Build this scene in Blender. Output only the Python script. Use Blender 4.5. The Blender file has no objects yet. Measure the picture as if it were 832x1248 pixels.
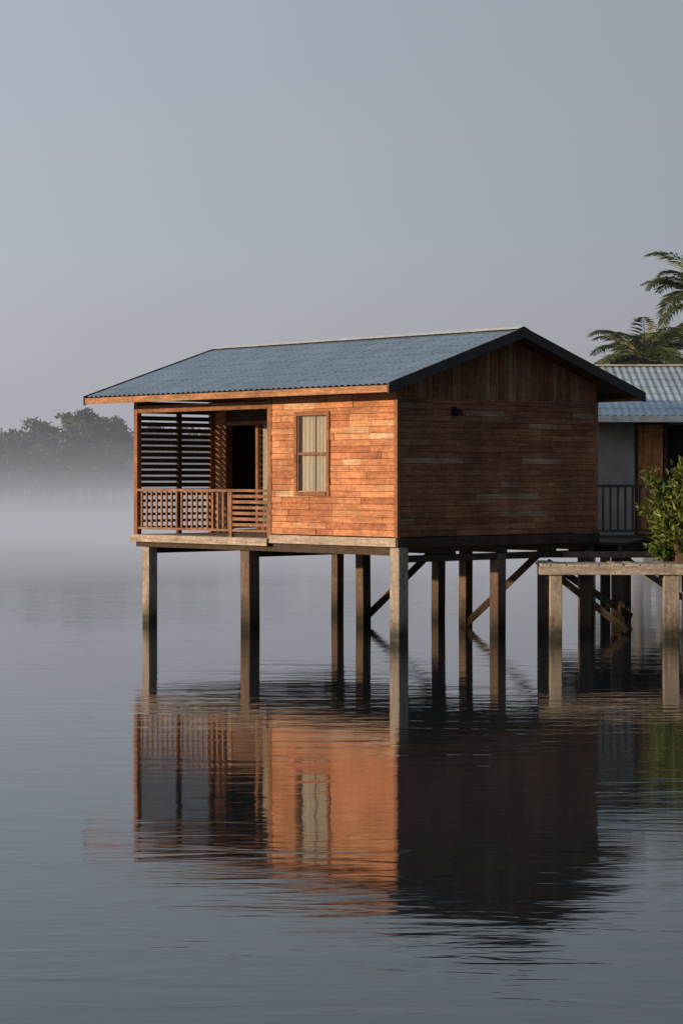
import bpy, math, random
from mathutils import Vector, Matrix, noise as mnoise
random.seed(7)
R=random.random
def U(a,b): return a+(b-a)*random.random()
scene=bpy.context.scene

# ------------------------------------------------------------------ materials
def newmat(name):
    m=bpy.data.materials.new(name); m.use_nodes=True
    nt=m.node_tree; b=nt.nodes['Principled BSDF']
    return m,nt,b
def N(nt,t,**k):
    n=nt.nodes.new(t)
    for a,v in k.items(): setattr(n,a,v)
    return n
def coords(nt,scale,rot=(0,0,0)):
    tc=N(nt,'ShaderNodeTexCoord'); mp=N(nt,'ShaderNodeMapping')
    mp.inputs['Scale'].default_value=scale; mp.inputs['Rotation'].default_value=rot
    nt.links.new(tc.outputs['Object'],mp.inputs['Vector']); return mp.outputs[0]
def noise(nt,vec,scale,detail=5,rough=.55,dist=0):
    n=N(nt,'ShaderNodeTexNoise'); n.inputs['Scale'].default_value=scale
    n.inputs['Detail'].default_value=detail; n.inputs['Roughness'].default_value=rough; n.inputs['Distortion'].default_value=dist
    nt.links.new(vec,n.inputs['Vector']); return n.outputs['Fac']
def ramp(nt,fac,stops):
    r=N(nt,'ShaderNodeValToRGB'); e=r.color_ramp.elements
    while len(e)<len(stops): e.new(.5)
    for i,(p,c) in enumerate(stops):
        e[i].position=p; e[i].color=(c[0],c[1],c[2],1) if hasattr(c,'__len__') else (c,c,c,1)
    nt.links.new(fac,r.inputs[0]); return r.outputs[0]
def mixc(nt,a,b,fac,mode='MIX'):
    m=N(nt,'ShaderNodeMix',data_type='RGBA',blend_type=mode)
    for sock,v in ((m.inputs[0],fac),(m.inputs[6],a),(m.inputs[7],b)):
        if hasattr(v,'links'): nt.links.new(v,sock)
        elif hasattr(v,'__len__'): sock.default_value=(v[0],v[1],v[2],1)
        else: sock.default_value=v
    return m.outputs[2]
def math_(nt,op,a,b=None,c=None,clamp=False):
    m=N(nt,'ShaderNodeMath',operation=op); m.use_clamp=clamp
    for i,v in enumerate((a,b,c)):
        if v is None: continue
        if hasattr(v,'links'): nt.links.new(v,m.inputs[i])
        else: m.inputs[i].default_value=v
    return m.outputs[0]
def bump(nt,b,h,dist,strength=1):
    bn=N(nt,'ShaderNodeBump'); bn.inputs['Distance'].default_value=dist; bn.inputs['Strength'].default_value=strength
    nt.links.new(h,bn.inputs['Height']); nt.links.new(bn.outputs[0],b.inputs['Normal'])

def wood(name,grain,base=None,rough=.65,wet=False,var=(.6,1.25),blotch=(.65,1.15)):
    """grain: coordinate scale vector. base None -> use face colour attribute"""
    m,nt,b=newmat(name)
    v=coords(nt,grain); g=noise(nt,v,1,6,.65)
    v2=coords(nt,(1,1,1)); bl=noise(nt,v2,1.3,5,.65)
    gr=ramp(nt,g,[(.3,var[0]),(.7,var[1])]); br=ramp(nt,bl,[(.3,blotch[0]),(.7,blotch[1])])
    if base is None:
        at=N(nt,'ShaderNodeAttribute'); at.attribute_name='Col'; c=at.outputs['Color']
    else: c=base
    c=mixc(nt,c,gr,1,'MULTIPLY'); c=mixc(nt,c,br,1,'MULTIPLY')
    fine=ramp(nt,noise(nt,v2,14,4,.7),[(.35,.74),(.65,1.2)]); c=mixc(nt,c,fine,1,'MULTIPLY')
    if wet:
        ge=N(nt,'ShaderNodeNewGeometry'); sx=N(nt,'ShaderNodeSeparateXYZ'); nt.links.new(ge.outputs['Position'],sx.inputs[0])
        zz=math_(nt,'ADD',sx.outputs[2],math_(nt,'MULTIPLY',bl,.35))
        w=ramp(nt,zz,[(.30,(.16,.18,.15)),(.42,(.42,.42,.37)),(.85,(1,1,1))])
        c=mixc(nt,c,w,1,'MULTIPLY')
    nt.links.new(c,b.inputs['Base Color']); b.inputs['Roughness'].default_value=rough
    b.inputs['Specular IOR Level'].default_value=.3
    bump(nt,b,g,.006,.6)
    return m
def plain(name,col,rough=.6,metal=0,nscale=6,amt=.25):
    m,nt,b=newmat(name)
    f=noise(nt,coords(nt,(1,1,1)),nscale,5); r=ramp(nt,f,[(.3,1-amt),(.7,1+amt)])
    nt.links.new(mixc(nt,col,r,1,'MULTIPLY'),b.inputs['Base Color'])
    b.inputs['Roughness'].default_value=rough; b.inputs['Metallic'].default_value=metal
    return m

M_clad_x=wood('cladding_wood_long',(1.8,30,38))
M_clad_y=wood('cladding_wood_gable',(30,1.8,38),blotch=(.5,1.1))
M_clad_v=wood('cladding_wood_vertical',(30,30,1.8))
M_trim=wood('trim_wood',(4,4,4),(.26,.125,.07))
M_fascia=wood('fascia_wood',(1.5,20,25),(.36,.19,.10))
M_barge=plain('barge_board_paint',(.032,.034,.04),.5)
M_dark=wood('dark_wood',(6,6,6),(.055,.038,.03))
M_soffit=wood('soffit_wood',(3,20,20),(.10,.06,.04))
M_rim=wood('weathered_rim_wood',(2,25,30),(.38,.34,.31),.8)
M_post=wood('weathered_post_wood',(22,22,1.6),(.34,.31,.285),.8,wet=True)
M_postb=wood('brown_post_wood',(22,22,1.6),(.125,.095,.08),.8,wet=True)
M_rail=wood('rail_wood',(5,5,5),(.25,.14,.09))
M_darkpaint=plain('dark_railing_paint',(.04,.035,.035),.5)
M_plaster=plain('weathered_plaster',(.36,.35,.32),.85,0,3,.2)
M_door=wood('warm_lit_door_wood',(25,25,1.5),(.66,.27,.10))  # warm light on the door is put into the wood colour
M_white=plain('white_fascia_paint',(.68,.65,.62),.6)
M_pier=wood('pier_deck_wood',(2,14,20),(.46,.44,.40),.85)
M_metal=plain('black_lamp_metal',(.02,.02,.02),.4,.5)
M_cap=plain('ridge_cap_metal',(.58,.58,.56),.45,.3)

def roofmat(name,col):
    m,nt,b=newmat(name)
    a=noise(nt,coords(nt,(1,1,1)),1.2,5); st=noise(nt,coords(nt,(9,.7,.7)),1,5,.6)
    c=mixc(nt,col,ramp(nt,a,[(.3,.86),(.7,1.12)]),1,'MULTIPLY')
    c=mixc(nt,c,ramp(nt,st,[(.35,.85),(.65,1.12)]),1,'MULTIPLY')
    c=mixc(nt,c,ramp(nt,noise(nt,coords(nt,(1,1,1)),11,5,.75),[(.35,.84),(.65,1.14)]),1,'MULTIPLY')
    rust=ramp(nt,noise(nt,coords(nt,(5,1.2,1.2)),2.2,7,.7),[(.62,0),(.78,.3)])
    c=mixc(nt,c,(.2,.17,.16),rust)
    nt.links.new(c,b.inputs['Base Color'])
    b.inputs['Metallic'].default_value=.1; b.inputs['Roughness'].default_value=.42
    return m
M_roof=roofmat('corrugated_blue_metal',(.19,.28,.395))
M_roof2=roofmat('corrugated_grey_metal',(.30,.38,.46))

M_curtain,nt,b=newmat('curtain_fabric'); b.inputs['Roughness'].default_value=.9
f=noise(nt,coords(nt,(30,30,3)),2,3); nt.links.new(ramp(nt,f,[(.3,(.44,.40,.34)),(.7,(.62,.58,.50))]),b.inputs['Base Color'])
# glass
M_glass=bpy.data.materials.new('window_glass'); M_glass.use_nodes=True; nt=M_glass.node_tree
nt.nodes.remove(nt.nodes['Principled BSDF']); o=nt.nodes['Material Output']
tr=N(nt,'ShaderNodeBsdfTransparent'); tr.inputs[0].default_value=(.80,.82,.80,1); gl=N(nt,'ShaderNodeBsdfGlossy'); gl.inputs['Roughness'].default_value=.03
mx=N(nt,'ShaderNodeMixShader'); lw=N(nt,'ShaderNodeLayerWeight'); lw.inputs[0].default_value=.5
fc=math_(nt,'MULTIPLY_ADD',math_(nt,'POWER',lw.outputs['Facing'],4),.7,.06)
nt.links.new(fc,mx.inputs[0]); nt.links.new(tr.outputs[0],mx.inputs[1]); nt.links.new(gl.outputs[0],mx.inputs[2]); nt.links.new(mx.outputs[0],o.inputs['Surface'])

def leafmat(name,rough=.5,trans=.35):
    m=bpy.data.materials.new(name); m.use_nodes=True; nt=m.node_tree; b=nt.nodes['Principled BSDF']; o=nt.nodes['Material Output']
    at=N(nt,'ShaderNodeAttribute'); at.attribute_name='Col'
    c=at.outputs['Color']
    nt.links.new(c,b.inputs['Base Color']); b.inputs['Roughness'].default_value=rough
    t=N(nt,'ShaderNodeBsdfTranslucent'); nt.links.new(c,t.inputs[0]); mx=N(nt,'ShaderNodeMixShader'); mx.inputs[0].default_value=trans
    nt.links.new(b.outputs[0],mx.inputs[1]); nt.links.new(t.outputs[0],mx.inputs[2]); nt.links.new(mx.outputs[0],o.inputs['Surface'])
    return m
M_leaf=leafmat('leaf'); M_bark=wood('bark',(6,6,2),(.10,.08,.06),.9)

# ------------------------------------------------------------------ mesh helper
class Acc:
    def __init__(s): s.v=[]; s.f=[]; s.c=[]; s.mi=[]
    def add(s,vs,fs,col=(1,1,1),mi=0):
        n=len(s.v); s.v+= [tuple(p) for p in vs]
        for f in fs: s.f.append([n+i for i in f]); s.c.append(col); s.mi.append(mi)
    def box(s,x0,x1,y0,y1,z0,z1,col=(1,1,1),mi=0):
        s.add([(x0,y0,z0),(x1,y0,z0),(x1,y1,z0),(x0,y1,z0),(x0,y0,z1),(x1,y0,z1),(x1,y1,z1),(x0,y1,z1)],
              [(3,2,1,0),(4,5,6,7),(0,1,5,4),(1,2,6,5),(2,3,7,6),(3,0,4,7)],col,mi)
    def beam(s,p,q,w,h,up=(0,0,1),col=(1,1,1),mi=0,taper=1):
        p=Vector(p);q=Vector(q);d=(q-p).normalized();up=Vector(up)
        a=d.cross(up)
        if a.length<1e-4: a=d.cross(Vector((1,0,0)))
        a.normalize(); c=a.cross(d).normalized()
        vs=[]
        for P,k in ((p,1),(q,taper)):
            for i,j in ((-1,-1),(1,-1),(1,1),(-1,1)): vs.append(P+a*i*w/2*k+c*j*h/2*k)
        s.add(vs,[(0,1,2,3),(7,6,5,4),(0,4,5,1),(1,5,6,2),(2,6,7,3),(3,7,4,0)],col,mi)
    def tube(s,pts,rads,n=8,col=(1,1,1),mi=0):
        base=len(s.v)
        for i,(p,r) in enumerate(zip(pts,rads)):
            p=Vector(p); d=(Vector(pts[min(i+1,len(pts)-1)])-Vector(pts[max(i-1,0)])).normalized()
            a=d.cross(Vector((.3,1,.1))).normalized(); b_=d.cross(a)
            for k in range(n):
                t=2*math.pi*k/n; s.v.append(tuple(p+(a*math.cos(t)+b_*math.sin(t))*r))
        for i in range(len(pts)-1):
            for k in range(n):
                s.f.append([base+i*n+k,base+i*n+(k+1)%n,base+(i+1)*n+(k+1)%n,base+(i+1)*n+k]); s.c.append(col); s.mi.append(mi)
    def obj(s,name,mats,parent=None,bevel=0,smooth=False):
        me=bpy.data.meshes.new(name); me.from_pydata(s.v,[],s.f); 
        if not isinstance(mats,(list,tuple)): mats=[mats]
        for m in mats: me.materials.append(m)
        ca=me.color_attributes.new('Col','FLOAT_COLOR','CORNER')
        buf=[]
        for f,c in zip(s.f,s.c):
            for _ in f: buf+= [c[0],c[1],c[2],1]
        ca.data.foreach_set('color',buf)
        me.polygons.foreach_set('material_index',s.mi)
        if smooth: me.polygons.foreach_set('use_smooth',[True]*len(s.f))
        me.update()
        o=bpy.data.objects.new(name,me); scene.collection.objects.link(o)
        if parent: o.parent=parent
        if bevel:
            bv=o.modifiers.new('bevel','BEVEL'); bv.width=bevel; bv.segments=2; bv.limit_method='ANGLE'
        return o
def empty(name,loc=(0,0,0),rz=0):
    e=bpy.data.objects.new(name,None); scene.collection.objects.link(e); e.location=loc; e.rotation_euler=(0,0,rz); e.empty_display_size=.5
    return e

# ------------------------------------------------------------------ camera
H=2.8
cam=bpy.data.cameras.new('camera'); co=bpy.data.objects.new('camera',cam); scene.collection.objects.link(co)
co.location=(0,0,H); co.rotation_euler=(math.radians(90),0,0)
cam.sensor_fit='VERTICAL'; cam.sensor_height=36; cam.sensor_width=24; cam.lens=2738/1248*36; cam.shift_y=-42/1248; cam.clip_end=6000; cam.clip_start=.5
scene.camera=co
scene.view_settings.view_transform='Standard'; scene.view_settings.look='None'; scene.view_settings.exposure=0

# ------------------------------------------------------------------ world + sun
EL=math.radians(8); sdir=Vector((-.885,-.469,0)).normalized()
w=bpy.data.worlds.new('World'); scene.world=w; w.use_nodes=True; nt=w.node_tree
bg=nt.nodes['Background']; 
sky=N(nt,'ShaderNodeTexSky',sky_type='NISHITA'); sky.sun_disc=False; sky.sun_elevation=EL; sky.sun_rotation=math.radians(242); sky.dust_density=3; sky.air_density=1.2
sk=mixc(nt,sky.outputs[0],(.10,.10,.10),1,'MULTIPLY')
tc=N(nt,'ShaderNodeTexCoord'); sp=N(nt,'ShaderNodeSeparateXYZ'); nt.links.new(tc.outputs['Generated'],sp.inputs[0])
ck=ramp(nt,sp.outputs[2],[(0,(.405,.395,.447)),(.04,(.405,.405,.460)),(.10,(.41,.44,.505)),(.21,(.378,.43,.49)),(.6,(.345,.40,.46))])
lr=math_(nt,'MULTIPLY_ADD',sp.outputs[0],-.9,1.0)
cloud=noise(nt,tc.outputs['Generated'],3,3)
lum=math_(nt,'MULTIPLY',lr,math_(nt,'MULTIPLY_ADD',cloud,.12,.94))
cc=N(nt,'ShaderNodeCombineXYZ'); 
for i in range(3): nt.links.new(lum,cc.inputs[i])
hz=mixc(nt,ck,cc.outputs[0],1,'MULTIPLY')
nt.links.new(mixc(nt,sk,hz,.90),bg.inputs[0]); bg.inputs[1].default_value=1
sun=bpy.data.lights.new('sun','SUN'); so=bpy.data.objects.new('sun',sun); scene.collection.objects.link(so)
sun.energy=5; sun.angle=math.radians(.8); sun.color=(1,.66,.36)
d=Vector((sdir.x*math.cos(EL),sdir.y*math.cos(EL),math.sin(EL))); so.rotation_euler=d.to_track_quat('Z','Y').to_euler(); so.location=(-40,-20,20)

# ------------------------------------------------------------------ water
a=Acc(); a.add([(-1500,-100,0),(1500,-100,0),(1500,3000,0),(-1500,3000,0)],[(0,1,2,3)])
M_water,nt,b=newmat('lake_water')
b.inputs['Base Color'].default_value=(.014,.019,.023,1); b.inputs['Roughness'].default_value=.04; b.inputs['IOR'].default_value=1.5
n1=noise(nt,coords(nt,(.6,2.3,1),(0,0,.06)),1,3,.5,.8)
n2=noise(nt,coords(nt,(.10,.32,1),(0,0,-.1)),1,2,.5)
n3=noise(nt,coords(nt,(1.8,7,1),(0,0,.03)),1,3,.5,.5)
pm=ramp(nt,noise(nt,coords(nt,(.05,.14,1)),1,3),[(.36,.4),(.6,1.1)])
h=math_(nt,'ADD',math_(nt,'MULTIPLY',n2,.008),math_(nt,'MULTIPLY',math_(nt,'ADD',math_(nt,'MULTIPLY',n1,.0062),math_(nt,'MULTIPLY',n3,.0014)),pm))
bump(nt,b,h,1,1)
a.obj('water',M_water)

# ------------------------------------------------------------------ mist
def mist(name,x0,x1,y0,y1,z0,z1):
    a=Acc(); a.box(x0,x1,y0,y1,z0,z1)
    m=bpy.data.materials.new('mist_volume'); m.use_nodes=True; nt=m.node_tree; nt.nodes.remove(nt.nodes['Principled BSDF'])
    va=N(nt,'ShaderNodeVolumeAbsorption'); va.inputs['Color'].default_value=(0,0,0,1)
    em=N(nt,'ShaderNodeEmission'); em.inputs[0].default_value=(.425,.42,.462,1)  # emission stands in for sky light scattered inside the mist
    ad=N(nt,'ShaderNodeAddShader'); nt.links.new(va.outputs[0],ad.inputs[0]); nt.links.new(em.outputs[0],ad.inputs[1]); nt.links.new(ad.outputs[0],nt.nodes['Material Output'].inputs['Volume'])
    tc=N(nt,'ShaderNodeTexCoord'); sp=N(nt,'ShaderNodeSeparateXYZ'); nt.links.new(tc.outputs['Object'],sp.inputs[0])
    n=noise(nt,coords(nt,(.04,.04,.4)),1,1)
    lo=math_(nt,'EXPONENT',math_(nt,'MULTIPLY',sp.outputs[2],-.85))
    yf=math_(nt,'DIVIDE',math_(nt,'SUBTRACT',sp.outputs[1],y0),42,clamp=True)
    nf=math_(nt,'MAXIMUM',math_(nt,'MULTIPLY_ADD',n,4.2,-1.2),.12)
    hi=math_(nt,'MULTIPLY',math_(nt,'SUBTRACT',1,math_(nt,'DIVIDE',sp.outputs[2],z1),clamp=True),.0040)
    dn=math_(nt,'MULTIPLY',math_(nt,'ADD',math_(nt,'MULTIPLY',math_(nt,'MULTIPLY',lo,nf),.08),hi),yf)
    nt.links.new(dn,va.inputs['Density']); nt.links.new(dn,em.inputs[1])
    m.cycles.volume_step_rate=1.0
    return a.obj(name,m)
mist('mist',-80,80,48,158,.02,12)

# ------------------------------------------------------------------ stilt house (local: x=-u, y=v)
HP=empty('stilt_house',(.95,38.3,0),math.atan2(-.739,.674))
L1,L2=7.36,5.1; XP=-3.31; PD=1.95; RY=2.55; RZ=5.42; SL=.324
def rz(y): return RZ-SL*abs(y-RY)
pal=[(.40,.18,.09),(.35,.145,.07),(.43,.215,.115),(.31,.12,.06),(.38,.165,.08),(.42,.185,.085),(.36,.16,.085)]
def pcol(k=1,des=0):
    c=random.choice(pal); f=U(.88,1.12)*k
    if R()<.06: c=(.46,.31,.20)
    g=(c[0]+c[1]+c[2])/3
    return tuple((q*(1-des)+g*des)*f for q in c)
def rows(s0,s1,z0,z1,hh,hole=None,lmin=.4,lmax=1.25):
    z=z0
    while z<z1-.02:
        zt=min(z+hh,z1); segs=[(s0,s1)]
        if hole and (z+zt)/2>hole[2] and (z+zt)/2<hole[3]: segs=[(s0,hole[0]),(hole[1],s1)]
        for p,q in segs:
            x=p-U(0,.7)
            while x<q:
                e=x+U(lmin,lmax)
                if q-e<.15: e=q
                if min(e,q)>max(x,p)+.02: yield max(x,p),min(e,q),z,zt
                x=e
        z=zt
WZ0=1.78
win=(-2.56,-1.75,2.54,3.91)
# core walls
a=Acc()
def walls(a):
    zt=4.46
    a.box(XP,win[0],0,.1,WZ0,zt); a.box(win[1],0,0,.1,WZ0,zt); a.box(win[0],win[1],0,.1,WZ0,win[2]); a.box(win[0],win[1],0,.1,win[3],zt)
    a.box(-.1,0,.1,L2,WZ0,4.46)                       # gable wall lower
    a.add([(-.1,0.0,4.46),(0,0.0,4.46),(0,L2,4.46),(-.1,L2,4.46),(-.1,RY,rz(RY)-.1),(0,RY,rz(RY)-.1)],[(0,1,5,4),(1,2,5),(2,3,4,5),(3,0,4)])
    a.box(-L1,-.1,L2-.1,L2-.001,WZ0,4.46)                  # rear
    a.box(XP,XP+.1,.1,PD,WZ0,4.46)                    # porch side
    a.box(-L1,-6.92,PD,PD+.1,WZ0-.05,4.46); a.box(-5.0,XP+.1,PD,PD+.1,WZ0-.05,4.46); a.box(-6.92,-5.0,PD,PD+.1,3.85,4.46)
    a.box(-L1,-L1+.1,PD+.1,L2-.1,WZ0,4.46)
    a.add([(-L1,0,4.46),(-L1+.1,0,4.46),(-L1+.1,L2,4.46),(-L1,L2,4.46),(-L1,RY,rz(RY)-.1),(-L1+.1,RY,rz(RY)-.1)],[(0,1,5,4),(1,2,5),(2,3,4,5),(3,0,4)])
walls(a); a.obj('wall_core',M_dark,HP)
# cladding long wall
a=Acc()
for p,q,z0,z1 in rows(XP+.05,-.05,WZ0,4.44,.112,win): a.box(p+.002,q-.002,-U(.012,.028),.01,z0+.003,z1-.003,pcol(1.3,.06))
a.obj('cladding_long_wall',M_clad_x,HP,.003)
a=Acc()
for p,q,z0,z1 in rows(-L1+.02,-6.95,WZ0-.05,4.4,.112): a.box(p+.002,q-.002,PD-U(.014,.026),PD+.01,z0+.003,z1-.003,pcol(1.3,.06))
for p,q,z0,z1 in rows(-4.98,XP,WZ0-.05,4.4,.112): a.box(p+.002,q-.002,PD-U(.014,.026),PD+.01,z0+.003,z1-.003,pcol(1.3,.06))
a.obj('cladding_porch_wall',M_clad_x,HP,.003)
# gable cladding
a=Acc(); BZ=4.16
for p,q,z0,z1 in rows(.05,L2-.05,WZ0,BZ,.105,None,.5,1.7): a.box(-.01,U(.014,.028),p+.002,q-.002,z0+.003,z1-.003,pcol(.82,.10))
a.obj('cladding_gable_wall',M_clad_y,HP,.003)
a=Acc(); y=.0
while y<L2:
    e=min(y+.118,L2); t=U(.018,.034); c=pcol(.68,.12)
    za=rz(y)-.09; zb=rz(e)-.09
    a.add([(-.01,y+.005,BZ),(t,y+.005,BZ),(t,e-.005,BZ),(-.01,e-.005,BZ),(-.01,y+.005,za),(t,y+.005,za),(t,e-.005,zb),(-.01,e-.005,zb)],
          [(3,2,1,0),(4,5,6,7),(0,1,5,4),(1,2,6,5),(2,3,7,6),(3,0,4,7)],c); y=e
a.obj('cladding_gable_top',M_clad_v,HP)
# trims
a=Acc()
a.box(-.052,.034,-.034,.05,WZ0-.01,4.45); a.box(-.02,.034,L2-.05,L2+.03,WZ0-.01,4.2)
a.box(XP-.06,XP+.052,-.036,.06,1.70,4.40)
a.box(.0,.036,.052,L2-.052,BZ-.02,BZ+.02)
a.obj('corner_trim',M_trim,HP,.004)
# window
a=Acc(); x0,x1,z0,z1=win; t=.065
a.box(x0-t,x0+.01,-.05,.04,z0-t,z1+t); a.box(x1-.01,x1+t,-.05,.04,z0-t,z1+t)
a.box(x0+.01,x1-.01,-.048,.04,z1-.01,z1+t); a.box(x0+.01,x1-.01,-.07,.04,z0-t,z0+.01)
zm=(z0+z1)/2; a.box(x0+.01,x1-.01,-.03,.03,zm-.025,zm+.025)
a.box(x0+.01,x0+.04,-.03,.03,z0+.01,zm-.025);a.box(x1-.04,x1-.01,-.03,.03,z0+.01,zm-.025)
a.box(x0+.01,x0+.04,-.022,.03,zm+.025,z1-.01);a.box(x1-.04,x1-.01,-.022,.03,zm+.025,z1-.01)
a.obj('window_frame',M_trim,HP,.004)
def pane(x0,x1,y,z0,z1,name):
    a=Acc(); a.add([(x0,y,z0),(x1,y,z0),(x1,y,z1),(x0,y,z1)],[(0,1,2,3)]); a.obj(name,M_glass,HP)
pane(x0+.03,x1-.03,-.004,z0+.01,z1-.01,'window_glass')
def curtain(name,x0,x1,y,z0,z1,amp=.016):
    a=Acc(); n=120; vs=[]
    for i in range(n+1):
        x=x0+(x1-x0)*i/n
        for k,z in enumerate((z0,z1)): vs.append((x,y+amp*math.sin(x*62+math.sin(x*9)*2)*(1.2-.5*k),z))
    a.add(vs,[(2*i,2*i+2,2*i+3,2*i+1) for i in range(n)]); return a.obj(name,M_curtain,HP,0,True)
curtain('window_curtain',x0+.02,x0+.41,.055,z0,z1); curtain('window_curtain_2',x0+.43,x1-.01,.062,z0,z1)
# glazed door in porch
a=Acc(); dz=3.85
a.box(-6.98,-6.90,PD-.05,PD+.12,1.72,dz+.05); a.box(-6.9,-4.98,PD-.048,PD+.12,dz-.02,dz+.06)
for xx in (-5.98,-5.52,-5.03): a.box(xx-.035,xx+.035,PD-.03,PD+.06,1.74,dz-.02)
a.box(-5.94,-5.06,PD-.02,PD+.05,1.74,1.9)
a.obj('door_frame',M_trim,HP,.004)
pane(-5.945,-5.065,PD,1.9,dz-.02,'door_glass'); curtain('door_curtain',-5.94,-5.06,PD+.09,1.8,dz)
# floor & ceiling, porch deck boards
a=Acc(); a.box(-L1+.05,-.02,PD,L2-.05,1.66,1.76); a.box(XP+.1,-.02,.04,PD,1.66,1.76)
a.obj('floor',M_dark,HP)
a=Acc(); x=-L1-.02
while x<XP-.1: a.box(x,x+.112,-.07,PD-.003,1.66,1.70); x+=.12
a.obj('porch_decking',M_rim,HP)
a=Acc(); a.box(-L1+.1,XP,.1,PD-.03,4.3,4.33); a.obj('porch_ceiling',M_soffit,HP)
# rim boards
a=Acc(); a.box(XP+.03,.03,-.075,-.03,1.615,1.765); a.box(-L1-.03,XP+.01,-.115,-.075,1.56,1.695)
a.obj('front_rim_board',M_rim,HP,.005)
a=Acc(); a.box(.031,.075,-.06,L2+.03,1.60,1.77); a.box(-L1-.06,-L1-.02,-.07,L2,1.56,1.69); a.box(-L1,.03,L2-.02,L2+.03,1.58,1.75)
for y in (.02,1.3,2.6,3.9,4.93): a.box(-L1+.0,.0,y,y+.12,1.46,1.60)
x=-L1+.15
while x<-.1: a.box(x,x+.06,.0,L2-.03,1.602,1.658); x+=.45
for xx in (-6.96,-3.98,-.12): a.box(xx-.07,xx+.07,.01,L2,1.34,1.458)
a.obj('floor_joists',M_dark,HP,.004)
# corner posts / porch structure
a=Acc()
a.box(-L1-.01,-L1+.10,-.03,.08,1.70,4.32); a.box(-L1,-L1+.08,PD-.12,PD-.02,1.70,4.3)
a.box(-L1+.1,XP-.06,-.02,.07,4.05,4.19)
a.obj('porch_posts',M_trim,HP,.006)
a=Acc(); a.box(-L1+.01,-L1+.07,.08,PD-.12,4.05,4.28); a.box(-L1+.01,-L1+.08,1.0,1.09,1.7,4.05)
z=2.66
while z<4.03:
    a.beam((-L1+.035,.08,z),(-L1+.035,PD-.12,z),.012,.088,(.45,0,1)); z+=.118
for z in (1.80,1.93,2.06,2.19,2.32,2.45): a.box(-L1+.02,-L1+.045,.08,PD-.12,z,z+.055)
a.obj('louvre_screen',M_dark,HP)
a=Acc()
a.box(-L1+.1,XP-.06,-.045,.055,2.535,2.585); a.box(-L1+.1,XP-.06,-.01,.03,1.80,1.845)
x=-L1+.18
while x<-4.5: a.box(x,x+.05,-.004,.026,1.845,2.535); x+=.155
a.box(-4.48,-4.40,-.02,.05,1.70,2.535)
for i in range(6): z=1.90+i*.105; a.box(-4.40,XP-.06,0,.025,z,z+.06)
a.box(-L1+.01,-L1+.08,.08,PD-.12,2.535,2.585)
a.obj('porch_railing',M_rail,HP,.004)
# roof sheets
def roofsheet(name,x0,x1,yr,ye,zr,ze,mat,parent,courses=9,pitch=.1,amp=.011):
    a=Acc(); nx=int((x1-x0)/pitch*8); 
    for c in range(courses):
        vs=[];t0=c/courses; t1=(c+1)/courses+.006
        if c==courses-1: t1=1
        for i in range(nx+1):
            x=x0+(x1-x0)*i/nx; wv=amp*math.cos(2*math.pi*x/pitch)
            for t,l in ((t0,.0),(t1,.007)): vs.append((x,yr+(ye-yr)*t,zr+(ze-zr)*t+wv+l))
        a.add(vs,[(2*i,2*i+1,2*i+3,2*i+2) for i in range(nx)])
    return a.obj(name,mat,parent,0,True)
RX0,RX1=-8.01,.54
roofsheet('roof_front',RX0,RX1,RY,-.72,RZ,rz(-.72),M_roof,HP,7,.15,.0125)
roofsheet('roof_rear',RX0,RX1,RY,L2+.72,RZ,rz(L2+.72),M_roof,HP,7,.15,.0125)
a=Acc()  # soffit lining
for ye in (-.70,L2+.70):
    a.add([(RX0+.03,RY,RZ-.045),(RX1-.03,RY,RZ-.045),(RX1-.03,ye,rz(ye)-.045),(RX0+.03,ye,rz(ye)-.045),
           (RX0+.03,RY,RZ-.085),(RX1-.03,RY,RZ-.085),(RX1-.03,ye,rz(ye)-.085),(RX0+.03,ye,rz(ye)-.085)],[(0,1,2,3),(4,5,6,7),(3,2,6,7),(0,3,7,4),(1,2,6,5)])
a.obj('soffit',M_soffit,HP)
a=Acc(); ze=rz(-.72)
a.box(RX0+.01,RX1-.02,-.735,-.70,ze-.135,ze-.018); a.box(RX0+.01,RX1-.02,L2+.70,L2+.735,ze-.135,ze-.018)
a.obj('eave_fascia',M_fascia,HP,.004)
a=Acc()
for x in (RX1,RX0-.035):
    for ye in (-.745,L2+.745):
        z1=rz(ye); x1=x+.035
        a.add([(x,RY,RZ+.03),(x1,RY,RZ+.03),(x1,ye,z1+.03),(x,ye,z1+.03),(x,RY,RZ-.15),(x1,RY,RZ-.15),(x1,ye,z1-.15),(x,ye,z1-.15)],
          [(0,1,2,3),(4,5,6,7),(0,3,7,4),(1,2,6,5),(2,3,7,6),(0,1,5,4)])
a.obj('barge_board',M_barge,HP)
a=Acc(); 
for s in (-1,1):
    a.add([(RX0-.02,RY,RZ+.05),(RX1+.02,RY,RZ+.05),(RX1+.02,RY+s*.14,RZ+.0),(RX0-.02,RY+s*.14,RZ+.0)],[(0,1,2,3)])
a.obj('ridge_cap',M_cap,HP)
# lamp on gable
a=Acc(); a.box(.026,.05,1.27,1.39,3.90,4.04); a.box(.05,.15,1.29,1.37,3.97,4.0); a.beam((.13,1.33,3.985),(.13,1.33,3.87),.09,.09,(0,1,0),taper=1.5)
a.obj('wall_lamp',M_metal,HP,.004)
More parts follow.
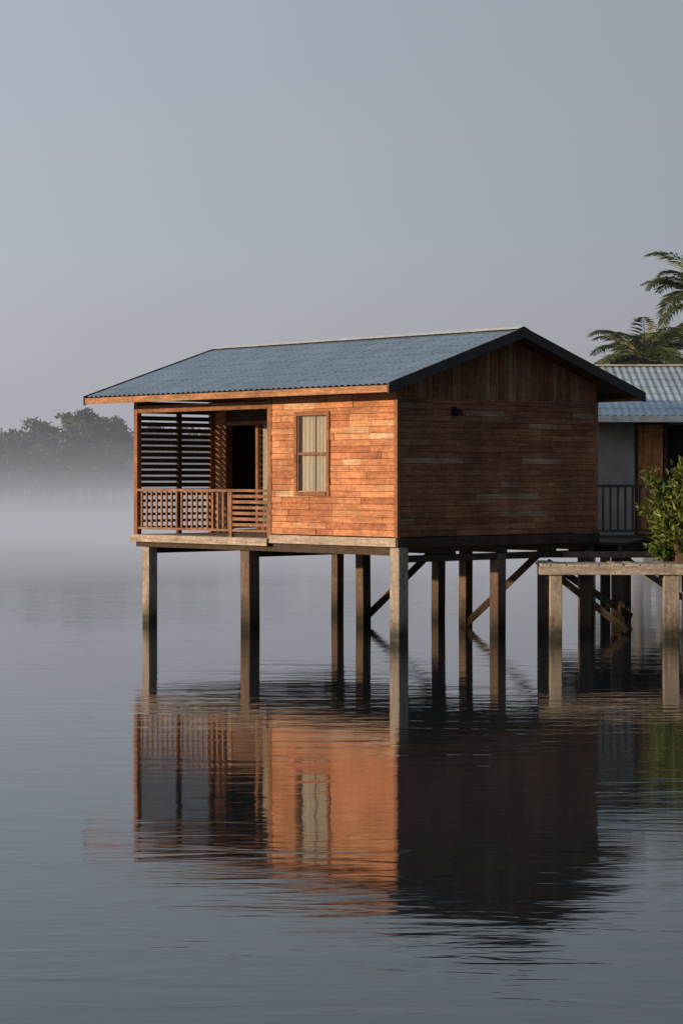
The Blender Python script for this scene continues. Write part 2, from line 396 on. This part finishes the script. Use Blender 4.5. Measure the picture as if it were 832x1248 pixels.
# posts
def post(a,x,y,wd=.22,zt=1.36,lean=0):
    a.beam((x+lean,y,-1.2),(x,y,zt),wd,wd,(0,1,0))
a=Acc()
post(a,-6.96,.05,.21,1.455); post(a,-.03,.07,.23,1.6)
a.obj('stilts_front',M_post,HP,.012)
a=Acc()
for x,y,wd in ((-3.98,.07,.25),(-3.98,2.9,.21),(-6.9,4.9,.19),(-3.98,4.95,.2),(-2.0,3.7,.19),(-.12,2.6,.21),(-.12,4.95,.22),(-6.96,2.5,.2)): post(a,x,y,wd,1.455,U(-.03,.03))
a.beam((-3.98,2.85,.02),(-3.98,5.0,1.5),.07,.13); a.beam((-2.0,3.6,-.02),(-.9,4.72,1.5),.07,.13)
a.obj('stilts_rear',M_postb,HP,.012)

# ------------------------------------------------------------------ neighbour house
NP=empty('neighbour_house',(0,0,0))
fy=46.8
a=Acc(); a.box(4.9,6.15,fy,fy+.1,1.6,4.3); a.box(7.1,14,fy+1.2,fy+1.3,1.6,4.3); a.box(4.9,5.0,fy+.1,fy+4.4,1.6,4.3); a.box(6.15,7.1,fy+.0,fy+.1,3.9,4.3)
a.box(13.9,14,fy,fy+4.4,1.6,4.3); a.box(5,14,fy+4.3,fy+4.4,1.6,4.3); a.obj('walls',M_plaster,NP)
a=Acc()
for i in range(5): a.box(6.17+i*.105,6.17+i*.105+.1,fy+.01,fy+.05,1.62,3.9)
a.obj('door',M_door,NP,.003)
a=Acc(); a.box(6.10,6.16,fy-.04,fy+.08,1.6,3.95); a.box(6.70,6.78,fy-.04,fy+.08,1.6,3.95); a.box(6.16,6.70,fy-.038,fy+.08,3.9,3.97);a.obj('door_frame',M_dark,NP)
a=Acc(); a.box(6.8,14,fy+1.15,fy+1.19,1.6,4.2); a.obj('interior_shade_panel',M_dark,NP)  # dark flat panel stands in for the shade of the open interior
a=Acc(); a.box(4.75,14.2,45.45,fy+4.4,1.46,1.60); a.box(4.73,14.2,45.4,45.448,1.34,1.61)
for y in (46,48.5,51): a.box(4.8,14,y,y+.14,1.28,1.455)
a.obj('deck',M_dark,NP,.004)
a=Acc(); a.box(4.8,14,45.5,45.57,2.60,2.66); a.box(4.8,14,45.52,45.55,1.70,1.74)
x=4.82
while x<14: a.box(x,x+.045,45.52,45.55,1.74,2.6); x+=.15
a.obj('deck_railing',M_darkpaint,NP)
roofsheet('roof_front',4.9,14.4,49.0,45.75,5.23,4.06,M_roof2,NP,7,.15,.009)
roofsheet('roof_rear',4.9,14.4,49.0,52.2,5.23,4.06,M_roof2,NP,7,.15,.009)
a=Acc(); a.box(4.92,14.38,45.70,45.74,3.93,4.06); a.obj('eave_fascia',M_white,NP)
a=Acc(); a.add([(4.92,45.8,4.0),(14.3,45.8,4.0),(14.3,49,5.17),(4.92,49,5.17)],[(0,1,2,3)]); a.add([(4.92,52.1,4.0),(14.3,52.1,4.0),(14.3,49,5.17),(4.92,49,5.17)],[(0,1,2,3)])
a.add([(4.95,45.9,4.02),(4.95,52,4.02),(4.95,49,5.13)],[(0,1,2)]); a.obj('roof_lining',M_dark,NP)
a=Acc(); a.box(4.9,14.4,48.9,49.1,5.235,5.26); a.obj('ridge_cap',M_cap,NP)
a=Acc()
for x in (5.65,7.4,10,12.5):
    for y in (45.7,48.2,51): a.beam((x,y,-1.2),(x,y,1.3),.2,.2,(0,1,0))
a.beam((5.95,47,-1),(5.95,47,1.3),.18,.18,(0,1,0))
a.beam((3.9,42.6,1.2),(5.6,43.5,.1),.07,.13); a.beam((5.7,45.7,1.2),(7.3,45.7,.1),.07,.12)
a.obj('stilts',M_postb,NP,.01)
# gangway between houses
GP=empty('gangway')
a=Acc(); a.beam((4.75,42.2,1.56),(5.6,45.4,1.56),1.2,.05); a.beam((4.3,42.3,1.46),(5.1,45.4,1.46),.08,.15); a.beam((5.2,42.0,1.46),(6.1,45.4,1.46),.08,.15)
a.obj('planks',M_dark,GP); a=Acc(); a.beam((5.3,43.4,-1.2),(5.3,43.4,1.4),.18,.18,(0,1,0)); a.obj('post',M_postb,GP,.01)

# ------------------------------------------------------------------ pier
PP=empty('wooden_pier')
a=Acc(); x=3.48
while x<14:
    e=U(.13,.15); a.box(x,x+e-.008,39.08+U(-.02,.01),40.35,1.245,1.29+U(-.006,.006)); x+=e
a.obj('deck_boards',M_pier,PP,.004)
a=Acc(); a.box(3.42,9.0,39.02,39.055,1.11,1.262); a.box(9.004,14,39.02,39.055,1.11,1.26); a.obj('edge_board',M_rim,PP,.006)
a=Acc(); a.box(3.5,14,39.2,39.3,1.1,1.24); a.box(3.5,14,40.15,40.25,1.1,1.24); 
for x in (3.72,5.74,8,10.5,13): a.box(x-.06,x+.06,39.1,40.3,.98,1.098)
a.beam((3.9,40.2,1.0),(5.1,40.2,.06),.07,.12)
a.box(3.36,5.9,41.2,41.32,1.33,1.44)
a.obj('joists',M_postb,PP,.004)
a=Acc()
for x in (3.73,5.74,8,10.5,13): a.beam((x,39.2,-1.2),(x,39.2,1.105),.21 if x<5 else .27,.21,(0,1,0))
a.obj('posts_front',M_post,PP,.012)
a=Acc()
for x in (3.64,4.36,6.2,8,10.5,13): a.beam((x,40.6 if x<4 else 40.22,-1.2),(x,40.6 if x<4 else 40.22,1.3 if x<4 else 1.1),.2,.2,(0,1,0))
a.obj('posts_rear',M_postb,PP,.012)

# ------------------------------------------------------------------ vegetation
def leaf(a,p,d,n,l,w,col):
    s=d.cross(n)
    if s.length<1e-3: return
    s.normalize(); p=Vector(p); nn=s.cross(d)
    m=p+d*l*.45
    a.add([p,m+s*w/2+nn*w*.12,p+d*l-nn*l*.12,m-s*w/2+nn*w*.12],[(0,1,2),(0,2,3)],col)
def rv():
    while True:
        v=Vector((U(-1,1),U(-1,1),U(-1,1)))
        if .05<v.length<1: return v.normalized()
def tree_mesh(name,h,cr,nl,ls,base,seed,kind=0):
    random.seed(seed); a=Acc()
    lean=Vector((U(-.4,.4),U(-.3,.3),0))
    top=Vector((lean.x,lean.y,h*.72))
    a.tube([(0,0,-.3),tuple(lean*.4+Vector((0,0,h*.35))),tuple(top)],[h*.03,h*.022,h*.01],7,(1,1,1),1)
    cl=[]
    for i in range(24):
        t=U(.32,1); ang=U(0,6.28); rr=cr*U(.25,1)*(math.sin(math.pi*min(1,(t-.15)/.95))**.6)
        c=Vector((lean.x*t+math.cos(ang)*rr,lean.y*t+math.sin(ang)*rr,h*t*U(.9,1)))
        st=lean*(t*.6)+Vector((0,0,h*t*.6)); a.tube([tuple(st),tuple((st+c)/2+Vector((0,0,-.1))),tuple(c)],[h*.009,h*.006,h*.002],4,(1,1,1),1)
        cl.append((c,cr*U(.2,.42)))
    for c,r in cl:
        k=U(.6,1.35); 
        for j in range(nl//24):
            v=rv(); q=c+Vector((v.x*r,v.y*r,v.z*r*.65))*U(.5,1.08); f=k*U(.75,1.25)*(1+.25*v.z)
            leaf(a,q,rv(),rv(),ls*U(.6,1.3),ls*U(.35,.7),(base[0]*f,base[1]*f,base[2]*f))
    me=a.obj(name,[M_leaf,M_bark]); return me
bases=[(.042,.070,.036),(.035,.058,.032),(.05,.070,.036),(.04,.058,.038)]
TL=empty('distant_treeline'); protos=[]
for i in range(6):
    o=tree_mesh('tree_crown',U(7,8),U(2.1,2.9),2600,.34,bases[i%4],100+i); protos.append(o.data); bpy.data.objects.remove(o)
random.seed(55); cnt=0
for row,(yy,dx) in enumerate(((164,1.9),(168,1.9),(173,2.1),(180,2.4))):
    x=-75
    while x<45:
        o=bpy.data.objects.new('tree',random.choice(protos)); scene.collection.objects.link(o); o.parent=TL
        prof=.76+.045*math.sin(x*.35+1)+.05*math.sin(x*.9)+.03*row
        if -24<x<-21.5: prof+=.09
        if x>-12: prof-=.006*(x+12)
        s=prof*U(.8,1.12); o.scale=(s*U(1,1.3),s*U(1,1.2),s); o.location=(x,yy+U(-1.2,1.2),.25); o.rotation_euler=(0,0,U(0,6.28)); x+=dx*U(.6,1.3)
# undergrowth along bank
a=Acc()
for i in range(9000):
    x=U(-75,45); y=161.5+U(0,3); z=.2+U(0,1)**1.5*2.2*(.6+.4*math.sin(x*.8)); f=U(.6,1.3)
    leaf(a,(x,y,z),rv(),rv(),U(.3,.55),U(.2,.35),(.05*f,.07*f,.04*f))
a.obj('undergrowth',M_leaf,TL)
M_soil=plain('bank_soil',(.09,.08,.055),.9,0,1,.3)
a=Acc(); n=60; vs=[]
ys=[160.5,162,170,200,400,2900]
zs=[-.3,.25,.4,.8,1.5,2]
for i in range(n+1):
    x=-900+1800*i/n
    for y,z in zip(ys,zs): vs.append((x,y+ (U(-.6,.6) if y<163 else 0),z))
m=len(ys); a.add(vs,[(i*m+j,(i+1)*m+j,(i+1)*m+j+1,i*m+j+1) for i in range(n) for j in range(m-1)])
a.obj('far_riverbank',M_soil)
# near right bank
a=Acc(); pts=[]
random.seed(3); n=28
ring=[(8.6+14*(1-math.cos(math.pi*i/n)) ,66-3*math.sin(math.pi*i/n*2)+U(-.4,.4)) for i in range(n+1)]
vs=[]
for x,y in ring: vs+=[(x,y,-.3),(x+.3,y+.6,.3),(x+.8,y+4,.6),(x+4,y+45,.8)]
a.add(vs,[(i*4+j,(i+1)*4+j,(i+1)*4+j+1,i*4+j+1) for i in range(n) for j in range(3)])
a.obj('riverbank',M_soil)

def palm(name,loc,h,fl,nf,seed,lean=(0,0)):
    random.seed(seed); e=empty(name,loc)
    a=Acc(); pts=[];rs=[]
    for i in range(9):
        t=i/8; pts.append((lean[0]*t*t,lean[1]*t*t,h*t)); rs.append(.17-.07*t+(.05 if i==0 else 0))
    a.tube(pts,rs,10); a.obj('trunk',M_bark,e,0,True)
    a=Acc(); c=Vector(pts[-1])
    for i in range(nf):
        az=i*2.399+U(-.2,.2); el=math.radians(U(60,-12) if i%3 else U(40,75)); L=fl*U(.8,1.1); droop=U(.6,1.05)
        hd=Vector((math.cos(az),math.sin(az),0)); p=c.copy(); rp=[]
        K=26; e_=el
        for k in range(K+1):
            t=k/K; rp.append(p.copy()); dirv=hd*math.cos(e_)+Vector((0,0,math.sin(e_))); p=p+dirv*L/K; e_-=droop*1.9/K*(.3+1.4*t)
        f0=U(.7,1.4); a.tube([tuple(q) for q in rp[::2]],[.022*(1-.8*j/13) for j in range(len(rp[::2]))],4,(.16*f0,.17*f0,.06*f0))
        for k in range(3,K+1):
            t=k/K; q=rp[k]; dv=(rp[k]-rp[k-1]).normalized(); side=dv.cross(Vector((0,0,1)))
            if side.length<.01: side=Vector((1,0,0))
            side.normalize(); up=side.cross(dv)
            ll=L*.27*math.sin(math.pi*(.15+.8*t))**.7
            for s in (-1,1):
                for sub in (0,.5):
                    qq=q-dv*(L/K)*sub; dd=(side*s*U(.8,1)+dv*U(.45,.8)+Vector((0,0,-U(.05,.45)))+up*.1).normalized(); f=f0*U(.75,1.25)
                    leaf(a,qq,dd,up,ll*U(.85,1.1),.042,(.085*f,.125*f,.045*f))
    a.obj('fronds',M_leaf,e); return e
palm('coconut_palm',(9.9,75,.4),6.3,2.5,26,11,(.2,0))
palm('coconut_palm',(12.8,76,.4),8.3,2.8,26,19,(-.5,0))
palm('coconut_palm',(11.9,84,.4),6.6,2.6,22,23)
t=tree_mesh('broadleaf_tree',7.2,2.3,4200,.28,(.07,.105,.045),77); t.location=(13.9,82,.4)
t=tree_mesh('broadleaf_tree',5.2,2.4,4200,.28,(.07,.105,.045),78); t.location=(11.9,88,.4)

# shrub in planter on pier
SP=empty('leafy_shrub',(6.10,39.75,1.29)); random.seed(9)
a=Acc(); 
stems=[]
for i in range(70):
    ang=U(0,6.28); r=U(.05,1)**.6*.80; zt=U(.1,1.8) if i>20 else U(1.2,1.9)
    k=math.sin(math.pi*min(.97,max(.22,(zt)/2.0)))**.4
    tip=Vector((math.cos(ang)*r*k,math.sin(ang)*r*.6*k,zt))
    mid=tip*.5+Vector((0,0,.12)); a.tube([(0,0,.1),tuple(mid),tuple(tip)],[.022,.012,.005],5,(1,1,1),1); stems.append((mid,tip))
for mid,tip in stems:
    k=U(.5,1.35)
    for j in range(62):
        t=U(.1,1.05); q=mid.lerp(tip,t)+rv()*U(.02,.16); f=k*U(.7,1.3); y=R()
        dd=(rv()+Vector((0,0,.35))+(tip-mid).normalized()*.5).normalized()
        leaf(a,q,dd,(rv()+Vector((0,0,.8))).normalized(),U(.11,.19),U(.05,.085),((.11+.06*y)*f,(.18+.03*y)*f,.045*f))
a.obj('leaves',[M_leaf,M_bark],SP)
a=Acc(); a.beam((0,0,.0),(0,0,.34),.42,.42,(0,1,0),taper=1.2); a.obj('planter',M_postb,SP,.01)
print('done')
